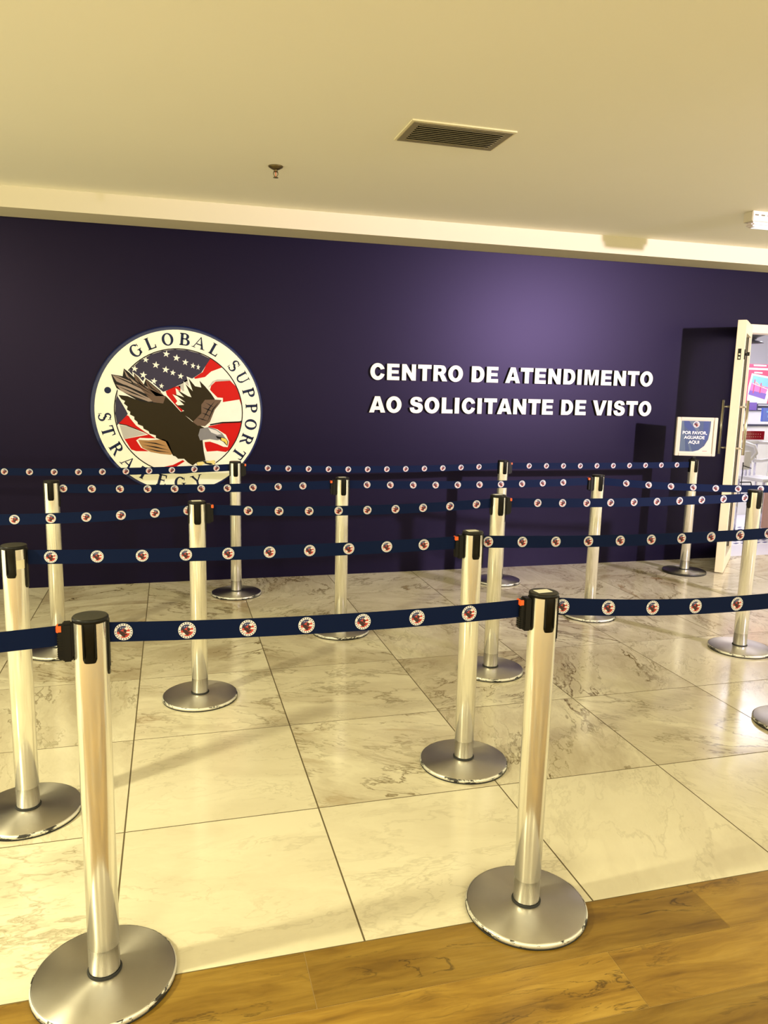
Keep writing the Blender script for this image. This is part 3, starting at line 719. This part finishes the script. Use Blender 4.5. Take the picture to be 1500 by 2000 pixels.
# eagle
EG = [
 (6, 'flagwhite', [(190, 455), (235, 450), (290, 470), (298, 405), (345, 440), (372, 470), (368, 440), (420, 480), (455, 520), (470, 490), (520, 520), (600, 590), (640, 620), (700, 690), (760, 760), (900, 880), (960, 885), (1060, 910), (1130, 955), (1155, 1010), (1145, 1055), (1110, 1052), (1060, 1030), (1000, 1010), (945, 1015), (960, 1080), (970, 1165), (1040, 1160), (1050, 1190), (1020, 1205), (890, 1215), (830, 1200), (780, 1160), (700, 1150), (560, 1115), (440, 1060), (400, 1000), (430, 980), (560, 985), (470, 930), (400, 880), (350, 820), (320, 760), (285, 700), (248, 640), (250, 590), (210, 520)]),
 (7, 'line', [(196, 462), (290, 478), (300, 415), (345, 450), (385, 490), (380, 452), (420, 490), (462, 545), (478, 500), (522, 535), (600, 600), (600, 680), (560, 700), (420, 680), (300, 610), (240, 575), (215, 520)]),
 (8, 'feather_l', [(205, 468), (260, 480), (380, 530), (500, 590), (590, 640), (570, 660), (440, 610), (330, 560), (240, 520)]),
 (8, 'feather_l', [(300, 425), (350, 480), (400, 520), (560, 600), (500, 580), (380, 530), (320, 480)]),
 (9, 'feather', [(385, 460), (430, 505), (480, 570), (600, 625), (640, 640), (620, 700), (540, 690), (500, 650), (420, 560), (390, 500)]),
 (8, 'feather_l', [(235, 545), (330, 570), (470, 640), (560, 680), (500, 685), (380, 640), (280, 600)]),
 (9, 'feather', [(475, 508), (515, 535), (600, 608), (630, 640), (560, 640), (500, 580)]),
 (10, 'line', [(215, 520), (320, 552), (440, 605), (520, 640), (430, 612), (310, 565)]),
 (10, 'line', [(330, 470), (375, 530), (470, 575), (365, 535)]),
 (10, 'line', [(205, 470), (300, 505), (420, 560), (560, 640), (420, 570), (300, 515)]),
 (10, 'line', [(305, 430), (350, 480), (420, 530), (520, 590), (410, 535), (340, 480)]),
 (10, 'line', [(245, 556), (380, 610), (500, 665), (370, 618)]),
 (10, 'line', [(480, 515), (530, 570), (600, 625), (520, 575)]),
 (10, 'line', [(400, 480), (440, 540), (540, 620), (430, 545)]),
 (10, 'line', [(1040, 680), (1000, 740), (930, 850), (990, 735)]), (10, 'line', [(1075, 685), (1030, 750), (970, 870), (1020, 745)]),
 (10, 'line', [(960, 690), (1000, 710), (1040, 735), (1000, 718)]), (10, 'line', [(935, 730), (985, 745), (1030, 770), (980, 753)]), (10, 'line', [(930, 775), (970, 785), (1010, 810), (965, 793)]), (10, 'line', [(890, 815), (940, 825), (990, 845), (935, 833)]),
 (8, 'eagle', [(255, 630), (330, 640), (430, 680), (560, 700), (640, 640), (700, 700), (760, 765), (860, 850), (960, 900), (940, 1000), (950, 1090), (965, 1165), (900, 1175), (860, 1205), (820, 1180), (790, 1150), (740, 1150), (720, 1130), (700, 1125), (640, 1010), (560, 980), (560, 960), (510, 945), (500, 925), (460, 905), (455, 885), (415, 870), (410, 850), (385, 830), (385, 808), (350, 790), (352, 768), (325, 750), (330, 725), (300, 700), (310, 680), (280, 665)]),
 (7, 'flagwhite', [(770, 740), (720, 700), (735, 680), (695, 625), (730, 640), (720, 575), (770, 610), (790, 600), (785, 520), (830, 560), (810, 480), (860, 500), (900, 545), (900, 495), (960, 540), (1010, 600), (1045, 650), (1105, 655), (1105, 690), (1060, 740), (1000, 860), (960, 890), (900, 870), (830, 810)]),
 (8, 'eagle', [(790, 760), (730, 715), (790, 712), (745, 668), (800, 690), (710, 622), (790, 650), (735, 590), (820, 640), (850, 650), (800, 540), (860, 600), (825, 495), (880, 560), (930, 570), (915, 515), (960, 560), (1010, 620), (1040, 665), (980, 760), (900, 880), (830, 820), (760, 770)]),
 (9, 'feather', [(1040, 668), (1095, 672), (1080, 700), (1040, 750), (1000, 850), (960, 885), (900, 880), (860, 850), (930, 780), (930, 710), (960, 670)]),
 (8, 'tail', [(415, 995), (500, 1000), (620, 990), (660, 1010), (700, 1110), (680, 1118), (600, 1110), (520, 1095), (450, 1060), (430, 1025)]),
 (9, 'line', [(440, 1010), (560, 1020), (650, 1050), (560, 1030)]),
 (9, 'line', [(450, 1035), (560, 1050), (670, 1080), (560, 1062)]),
 (9, 'line', [(470, 1062), (570, 1080), (680, 1100), (570, 1090)]),
 (9, 'head', [(920, 905), (990, 892), (1050, 910), (1100, 945), (1128, 985), (1060, 1000), (1000, 990), (920, 1000), (905, 960)]),
 (10, 'head_l', [(985, 900), (1050, 918), (1095, 950), (1060, 955), (1010, 935)]),
 (11, 'line', [(1045, 962), (1095, 975), (1085, 990), (1060, 985)]),
 (10, 'line', [(1085, 970), (1130, 985), (1148, 1010), (1142, 1045), (1125, 1030), (1110, 1012), (1085, 1000)]),
 (11, 'beak', [(1092, 978), (1128, 988), (1142, 1010), (1138, 1038), (1120, 1012), (1092, 1000)]),
 (9, 'line', [(885, 1178), (950, 1168), (1040, 1165), (1045, 1195), (1000, 1200), (960, 1190), (900, 1208)]),
 (10, 'claw', [(892, 1180), (940, 1172), (960, 1185), (930, 1205), (900, 1205)]),
 (10, 'claw', [(965, 1172), (1035, 1160), (1045, 1185), (1030, 1200), (1010, 1185), (975, 1182)]),
]
layer('eagle_picture', [(a, b, c, False) for a, b, c in EG])
# ring lettering in a narrow serif face, built from strokes
def serif(ch):
    """capital built from rectangles/arcs in a 0..1 high box: list of polygons"""
    k, h = 0.215, 0.10       # thick, thin
    def stem(x, w=k): return [(x-w/2, 0), (x+w/2, 0), (x+w/2, 1), (x-w/2, 1)]
    def sf(x, z, w=0.36): return [(x-w/2, z), (x+w/2, z), (x+w/2, z+0.06), (x-w/2, z+0.06)]
    def bar(x0, x1, z, hh=h): return [(x0, z), (x1, z), (x1, z+hh), (x0, z+hh)]
    def ring(cx, cz, rx, rz, a0, a1, n=16, thick=k, thin=h):
        out = [(cx+rx*math.cos(math.radians(a0+(a1-a0)*i/n)), cz+rz*math.sin(math.radians(a0+(a1-a0)*i/n))) for i in range(n+1)]
        inn = [(cx+(rx-thick)*math.cos(math.radians(a0+(a1-a0)*i/n)), cz+(rz-thin)*math.sin(math.radians(a0+(a1-a0)*i/n))) for i in range(n+1)]
        return [[out[i], out[i+1], inn[i+1], inn[i]] for i in range(n)]
    if ch == 'L': return [stem(-.18), sf(-.18, 0), sf(-.18, .94), bar(-.18, .34, 0), [(.34, 0), (.36, .30), (.30, .30), (.24, .06)]]
    if ch == 'T': return [stem(0), sf(0, 0), bar(-.40, .40, .925), [(-.40, 1), (-.42, .72), (-.37, .72), (-.30, .93)], [(.40, 1), (.42, .72), (.37, .72), (.30, .93)]]
    if ch == 'E': return [stem(-.2), bar(-.38, .32, 0), bar(-.38, .30, .925), bar(-.2, .16, .48), [(.32, 0), (.36, .28), (.30, .28), (.22, .06)], [(.30, 1), (.32, .74), (.26, .74), (.20, .94)], [(.16, .38), (.20, .38), (.20, .64), (.16, .64)]]
    if ch == 'A': return [[(-.46, 0), (-.38, 0), (.0, .90), (.02, 1), (-.02, 1)], [(.22, 0), (.42, 0), (.03, 1), (-.05, 1)], bar(-.22, .24, .30), sf(-.40, 0, .30), sf(.33, 0, .36)]
    if ch == 'Y': return [[(-.44, 1), (-.24, 1), (.10, .48), (-.06, .44)], [(.30, 1), (.40, 1), (.08, .44), (.0, .50)], [(-.085, 0), (.085, 0), (.085, .50), (-.085, .50)], sf(0, 0), sf(-.34, .94, .32), sf(.33, .94, .28)]
    if ch == 'P': return [stem(-.22), sf(-.22, 0), bar(-.40, .06, .925), bar(-.22, .06, .44)] + ring(.04, .72, .32, .28, -90, 90)
    if ch == 'B': return [stem(-.24), bar(-.42, .06, .925), bar(-.42, .06, 0), bar(-.24, .06, .50)] + ring(.04, .76, .27, .24, -90, 90) + ring(.06, .28, .33, .29, -90, 90)
    if ch == 'R': return [stem(-.26), sf(-.26, 0), bar(-.44, .04, .925), bar(-.26, .04, .46)] + ring(.0, .73, .32, .27, -90, 90) + [[(-.06, .48), (.10, .50), (.44, .04), (.50, 0), (.26, 0)]]
    if ch == 'U': return [[(-.36, .32), (-.19, .32), (-.19, 1), (-.36, 1)], [(.25, .32), (.34, .32), (.34, 1), (.25, 1)], sf(-.275, .94), sf(.295, .94, .28)] + ring(-.01, .36, .35, .37, 180, 360, thick=.14, thin=.12)
    if ch == 'O': return ring(0, .5, .46, .53, 0, 360, 28)
    if ch == 'G': return ring(0, .5, .45, .53, 40, 320, 24) + [[(.22, .06), (.38, .10), (.38, .46), (.22, .46)], sf(.30, .42, .34), [(.30, .70), (.37, .70), (.37, 1.0), (.32, .86)]]
    if ch == 'S': return ring(-.01, .75, .29, .28, 30, 250, 16, .15, .09) + ring(.02, .27, .32, .30, 70, -150, 16, .16, .09) + [[(-.18, .60), (-.02, .70), (.22, .44), (.10, .34)], [(.22, .74), (.28, .72), (.28, 1.0), (.24, 1.0)], [(-.30, .28), (-.25, .28), (-.26, 0), (-.30, 0)]]
TX = [('G', 395, 270, 1), ('L', 520, 222, 1), ('O', 656, 185, 1), ('B', 797, 187, 1), ('A', 915, 215, 1), ('L', 1035, 270, 1), ('S', 1190, 398, 1), ('U', 1255, 498, 1), ('P', 1310, 620, 1), ('P', 1335, 742, 1), ('O', 1335, 872, 1), ('R', 1280, 987, 1), ('T', 1235, 1108, 1),
      ('S', 148, 808, -1), ('T', 178, 925, -1), ('R', 240, 1070, -1), ('A', 335, 1185, -1), ('T', 465, 1262, -1), ('E', 612, 1318, -1), ('G', 757, 1330, -1), ('Y', 890, 1305, -1)]
RT = (RO+RI)/2 + 0.004; LH = 0.086
for ch, x, y, sgn in TX:
    px, pz = Zp(x, y); a = math.atan2(pz, px); R0 = RT
    radial = Vector((math.cos(a), math.sin(a)))*sgn; right = Vector((radial.y, -radial.x))
    c = Vector((math.cos(a)*R0, math.sin(a)*R0))
    polys = []
    for P in serif(ch):
        polys.append((1, 'txt', [tuple(c + right*(u*LH*1.04) + radial*((v-0.5)*LH)) for u, v in P], True))
    layer('ring_letter', polys)
layer('ring_dot', [(1, 'txt', [(Zp(168, 592)[0]+0.0235*math.cos(k*PI/12), Zp(168, 592)[1]+0.0235*math.sin(k*PI/12)) for k in range(24)], True)])

# ------------------------------------------------------------------ ceiling fittings
vt = thing('air_vent', (1.362, 3.752, CEIL), 'rectangular slatted air vent in the cream ceiling', 'vent', None, 0)
mb = MB(); hx, hy = 0.262, 0.155
def fr(mb, ox, oy, ix, iy, z0, z1, mk):
    mb.box((-ox, -oy, z0), (ox, -iy, z1), mk); mb.box((-ox, iy, z0), (ox, oy, z1), mk); mb.box((-ox, -iy, z0), (-ix, iy, z1), mk); mb.box((ix, -iy, z0), (ox, iy, z1), mk)
fr(mb, hx, hy, hx-0.012, hy-0.012, -0.006, 0, 'ventf'); f1 = mb.build('outer_flange', vt); f1['label'] = 'cream flange'
mb = MB(); fr(mb, hx-0.012, hy-0.012, hx-0.045, hy-0.040, -0.010, 0, 'ventm'); mb.build('frame', vt)
mb = MB(); mb.box((-hx+0.045, -hy+0.04, -0.002), (hx-0.045, hy-0.04, 0), 'ventdark'); mb.build('duct_backing', vt)
for k in range(9):
    mb = MB(); yy = -hy+0.052+k*(2*hy-0.104)/8
    mb.box((-hx+0.045, -0.009, -0.001), (hx-0.045, 0.009, 0.001), 'ventm', Matrix.Translation((0, yy, -0.008)) @ Matrix.Rotation(0.5, 4, 'X')); mb.build('slat', vt)
sp = thing('fire_sprinkler', (0.604, 4.60, CEIL), 'small brass fire sprinkler head hanging from the ceiling', 'sprinkler')
mb = MB(); mb.lathe([(0.042, 0), (0.040, -0.006), (0.022, -0.016), (0.016, -0.018)], 'brass', 32); mb.build('escutcheon', sp)
mb = MB(); mb.tube([(0, 0, -0.014), (0, 0, -0.030)], 0.011, 'brass'); mb.build('body', sp)
mb = MB()
for s in (-1, 1): mb.tube([(s*0.010, 0, -0.028), (s*0.013, 0, -0.042), (s*0.006, 0, -0.055), (0, 0, -0.058)], 0.0022, 'brass', 8)
mb.tube([(0, 0, -0.03), (0, 0, -0.055)], 0.002, 'orange', 8); mb.build('yoke', sp)
mb = MB(); mb.lathe([(0.004, -0.056), (0.015, -0.060), (0.015, -0.062), (0.0, -0.063)], 'brass', 24); mb.build('deflector', sp)
el = thing('emergency_light', (3.94, 4.58, CEIL), 'white box emergency light on the ceiling at right', 'light fitting')
mb = MB(); mb.box((-0.157, -0.045, -0.066), (0.157, 0.045, 0), 'warmwhite', None, 0.004); mb.build('housing', el)
mb = MB(); mb.box((-0.150, -0.042, -0.098), (0.150, 0.036, -0.066), 'lens', None, 0.012); mb.build('diffuser', el)
mb = MB(); mb.box((-0.11, -0.030, -0.101), (0.14, 0.020, -0.0985), 'led'); mb.build('light_strip', el)
for x in (-0.125, -0.075, -0.025):
    mb = MB(); mb.box((x-0.014, -0.0462, -0.030), (x+0.014, -0.0445, -0.022), 'dark_metal'); mb.build('vent_slot', el)

# ------------------------------------------------------------------ office behind the doorway
RX0, RX1, RY0, RY1, RZ = 4.2, 9.2, WY+t, 9.6, 2.75
mb = MB(); mb.box((RX0, RY0-t, -0.12), (RX1, RY1, -0.001), 'roomfloor')
o = struct(mb, 'floor_office', 'pale office floor beyond the doorway')
mb = MB(); mb.box((RX0, RY1, 0), (RX1, RY1+0.1, RZ), 'room'); struct(mb, 'wall_office_back')
mb = MB(); mb.box((RX1, RY0, 0), (RX1+0.1, RY1, RZ), 'room'); struct(mb, 'wall_office_right')
mb = MB(); mb.box((RX0-0.1, RY0, 0), (RX0, RY1, RZ), 'room'); struct(mb, 'wall_office_left')
mb = MB(); mb.box((RX0, RY0, RZ), (RX1, RY1, RZ+0.1), 'room'); struct(mb, 'ceiling_office')
# warning studs on the office floor
tm = thing('tactile_floor_strip', (6.1, 6.9, 0), 'pale floor mat with rows of grey raised dashes inside the doorway', 'floor mat')
mb = MB(); mb.box((-0.9, -0.45, -0.001), (1.3, 0.50, 0.003), 'white'); mb.build('mat_sheet', tm)
mb = MB()
for i in range(24):
    for j in range(8):
        x = -0.86+i*0.09; y_ = -0.40+j*0.115
        if j in (3, 4): continue
        mb.box((-0.034, -0.014, 0.003), (0.034, 0.014, 0.006), 'tact', Matrix.Translation((x, y_, 0)) @ Matrix.Rotation(0.5, 4, 'Z'))
st_ = mb.build('raised_dashes', tm); st_['kind'] = 'stuff'
def office(px, Y): pass
# poster on the office wall panel
PY = 8.25
def tp(*pts, Y=PY):   # outline traced onto the poster's own plane
    return [ray_to_plane(x, y, Y) for x, y in pts]
px0, pz0 = tp((1458, 789))[0]
pw = thing('office_poster', (px0, PY, pz0), 'red poster with a tilted photo of a red bridge, seen through the doorway', 'poster')
mb = MB(); mb.box((-0.03, 0, -0.03), (0.78, 0.02, 0.50), 'poster_red'); mb.build('poster_sheet', pw)
def flat(name, items, off):
    mb = MB()
    for k, (mk, pts) in enumerate(items): mb.face([(x-px0, -off-0.0004*k, z-pz0) for x, z in tp(*pts)], mk)
    return mb.build(name, pw, fix=False)
flat('white_writing', [('dotw', [(1472, 712), (1497, 713), (1497, 716), (1472, 715)]), ('dotw', [(1461, 718), (1515, 720), (1515, 724), (1461, 722)]), ('dotw', [(1473, 726), (1489, 727), (1489, 730), (1473, 729)])], 0.002)
flat('photo_border', [('dotw', [(1468, 729), (1509, 737), (1496, 792), (1458, 785), (1461, 755)])], 0.004)
flat('tilted_photo', [('sky', [(1470.5, 733), (1504, 740), (1500, 757), (1467, 748)]), ('mag', [(1467.5, 747), (1500, 757), (1494, 770), (1463, 763)]), ('vio', [(1463.5, 762), (1496, 769), (1493, 780), (1461, 770)]),
  ('poster_red', [(1473, 741), (1475, 741), (1471, 768), (1469, 768)]), ('poster_red', [(1485, 748), (1487, 748), (1484, 768), (1482, 768)]), ('dotw', [(1469, 748), (1499, 760), (1499, 761.5), (1469, 749.5)]), ('pink', [(1470, 752), (1476, 745), (1486, 755), (1498, 755), (1486, 757), (1476, 748)])], 0.006)
# counter with white panels under the poster
CY = 8.12
def cz(y): return ray_to_plane(1475, y, CY)[1]
ct = thing('service_counter', (6.85, CY, 0), 'white office counter with dark edge lines below the red poster', 'counter')
mb = MB(); mb.box((-0.35, 0, 0), (1.9, 0.10, cz(788)), 'white'); mb.build('front_panel', ct)
mb = MB(); mb.box((-0.35, -0.012, cz(802)), (1.9, 0.0, cz(788)), 'darkgrey'); mb.build('upper_edge_band', ct)
mb = MB(); mb.box((-0.35, -0.012, cz(832.5)), (1.9, 0.0, cz(828.5)), 'darkgrey'); mb.build('lower_edge_line', ct)
mb = MB(); mb.box((0.13, -0.016, cz(801)), (0.24, -0.0121, cz(786)), 'vio'); mb.box((0.26, -0.016, cz(792)), (0.5, -0.0121, cz(790)), 'dotw'); mb.box((0.26, -0.016, cz(800)), (0.5, -0.0121, cz(797.5)), 'dotw'); mb.build('printed_strip', ct)
mn = thing('monitor', (6.96, 7.85, 0), 'small blue screen at the right edge seen through the doorway', 'monitor')
mb = MB(); mb.box((-0.005, -0.01, 1.20), (0.40, 0.02, 1.365), 'screen', None, 0.004); mb.build('screen_panel', mn)
mb = MB(); mb.box((0.05, -0.012, 1.31), (0.35, -0.0101, 1.33), 'sky'); mb.box((0.07, -0.012, 1.25), (0.35, -0.0101, 1.275), 'sky'); mb.build('screen_text', mn)
mb = MB(); mb.box((0.17, 0.0, 0.0), (0.22, 0.015, 1.21), 'chrome'); mb.build('stand', mn)
# red perforated high chair with white arms
ch = thing('waiting_chair', (6.19, 7.10, 0), 'red perforated high-backed chair with white looped armrest inside the office', 'chair', None, 0.12)
mb = MB(); n = 8
for i in range(n):
    x0 = -0.17+0.34*i/n; x1 = -0.17+0.34*(i+1)/n
    c0 = 0.03*math.cos((i/n-0.5)*PI); c1 = 0.03*math.cos(((i+1)/n-0.5)*PI)
    mb.face([(x0, c0-0.01, 1.03), (x1, c1-0.01, 1.03), (x1, c1-0.01, 1.125), (x0, c0-0.01, 1.125)], 'redplastic'); mb.face([(x0, c0+0.01, 1.03), (x1, c1+0.01, 1.03), (x1, c1+0.01, 1.125), (x0, c0+0.01, 1.125)], 'redplastic')
    mb.face([(x0, c0-0.01, 1.125), (x1, c1-0.01, 1.125), (x1, c1+0.01, 1.125), (x0, c0+0.01, 1.125)], 'redplastic')
bk = mb.build('backrest', ch)
mb = MB()
for i in range(9):
    for j in range(2):
        x = -0.10+i*0.028; mb.lathe([(0.0055, 0), (0.0055, 0.002)], 'pink', 8, Matrix.Translation((x, 0.03*math.cos(x/0.34*PI)-0.010, 1.062+j*0.030)) @ Matrix.Rotation(PI/2, 4, 'X'))
pf = mb.build('perforations', bk)
mb = MB(); mb.box((-0.19, -0.02, 0.985), (0.17, 0.045, 1.022), 'white', None, 0.012); mb.build('back_rail', ch)
mb = MB(); mb.box((-0.17, -0.36, 0.60), (0.17, 0.0, 0.635), 'white', None, 0.012); mb.build('seat', ch)
for s in (-1, 1):
    mb = MB(); x = s*0.16
    mb.tube([(x-0.06, -0.0, 1.0), (x+0.01, -0.06, 1.0), (x+0.06, -0.14, 0.97), (x+0.07, -0.16, 0.90), (x+0.03, -0.14, 0.83), (x-0.05, -0.06, 0.80), (x-0.13, -0.02, 0.80)], 0.020, 'white', 10); mb.build('armrest', ch)
mb = MB(); mb.box((-0.19, -0.01, 0.80), (0.06, 0.03, 0.985), 'white', None, 0.01); mb.build('side_shell', ch)
for sx_ in (-1, 1):
    for yy in (-0.33, 0.0):
        mb = MB(); mb.tube([(sx_*0.13, yy, 0.0), (sx_*0.13, yy, 0.61)], 0.013, 'chrome'); mb.build('leg', ch)
mb = MB()
for x in (-0.08, -0.03, 0.03, 0.10): mb.tube([(x, 0.01, 0.62), (x, 0.02, 0.99)], 0.012, 'chrome')
mb.build('back_support', ch)
# white side table with black wire frame
wt_ = thing('wire_side_table', (5.97, 6.93, 0), 'white panelled stand with thin black wire frame beside the open door', 'table')
mb = MB(); mb.box((-0.12, -0.02, 0.72), (0.07, 0.02, 0.92), 'white', None, 0.006); mb.build('white_panel', wt_)
mb = MB(); mb.tube([(-0.03, -0.026, 0.80), (-0.03, -0.026, 0.42), (-0.10, -0.026, 0.42)], 0.0045, 'black', 8); mb.tube([(-0.05, -0.026, 0.585), (0.09, -0.026, 0.585), (0.10, -0.026, 0.56), (0.10, -0.026, 0.0)], 0.006, 'black', 8); mb.tube([(-0.10, -0.026, 0.80), (-0.10, -0.026, 0.0)], 0.0045, 'black', 8); mb.tube([(-0.03, -0.026, 0.765), (0.08, -0.026, 0.735)], 0.0045, 'black', 8); mb.build('wire_frame', wt_)
# pink-beige partition
pk = thing('beige_partition', (6.36, 7.0, 0), 'pinkish beige panel low at the right edge beyond the doorway', 'panel')
mb = MB(); mb.box((-0.01, 0, 0.05), (0.5, 0.03, 0.47), 'pink', None, 0.004); mb.build('panel_board', pk)
mb = MB(); mb.box((0.02, 0, 0.0), (0.06, 0.03, 0.05), 'chrome'); mb.box((0.4, 0, 0.0), (0.44, 0.03, 0.05), 'chrome'); mb.build('foot', pk)
# dome camera hanging from the office ceiling
dc = thing('ceiling_dome_camera', (5.95, 7.0, 2.75), 'grey dome camera on a short stem seen at the top of the doorway', 'camera')
mb = MB(); mb.lathe([(0.09, 0.0), (0.09, -0.05), (0.03, -0.07), (0.03, -0.52), (0.12, -0.545)], 'domegrey', 32, cap=False); mb.build('mount', dc)
mb = MB(); mb.lathe([(0.13, -0.545), (0.16, -0.60), (0.07, -0.635), (0.06, -0.66), (0.12, -0.67), (0.14, -0.69), (0.0, -0.70)], 'domegrey', 32); mb.build('dome', dc)
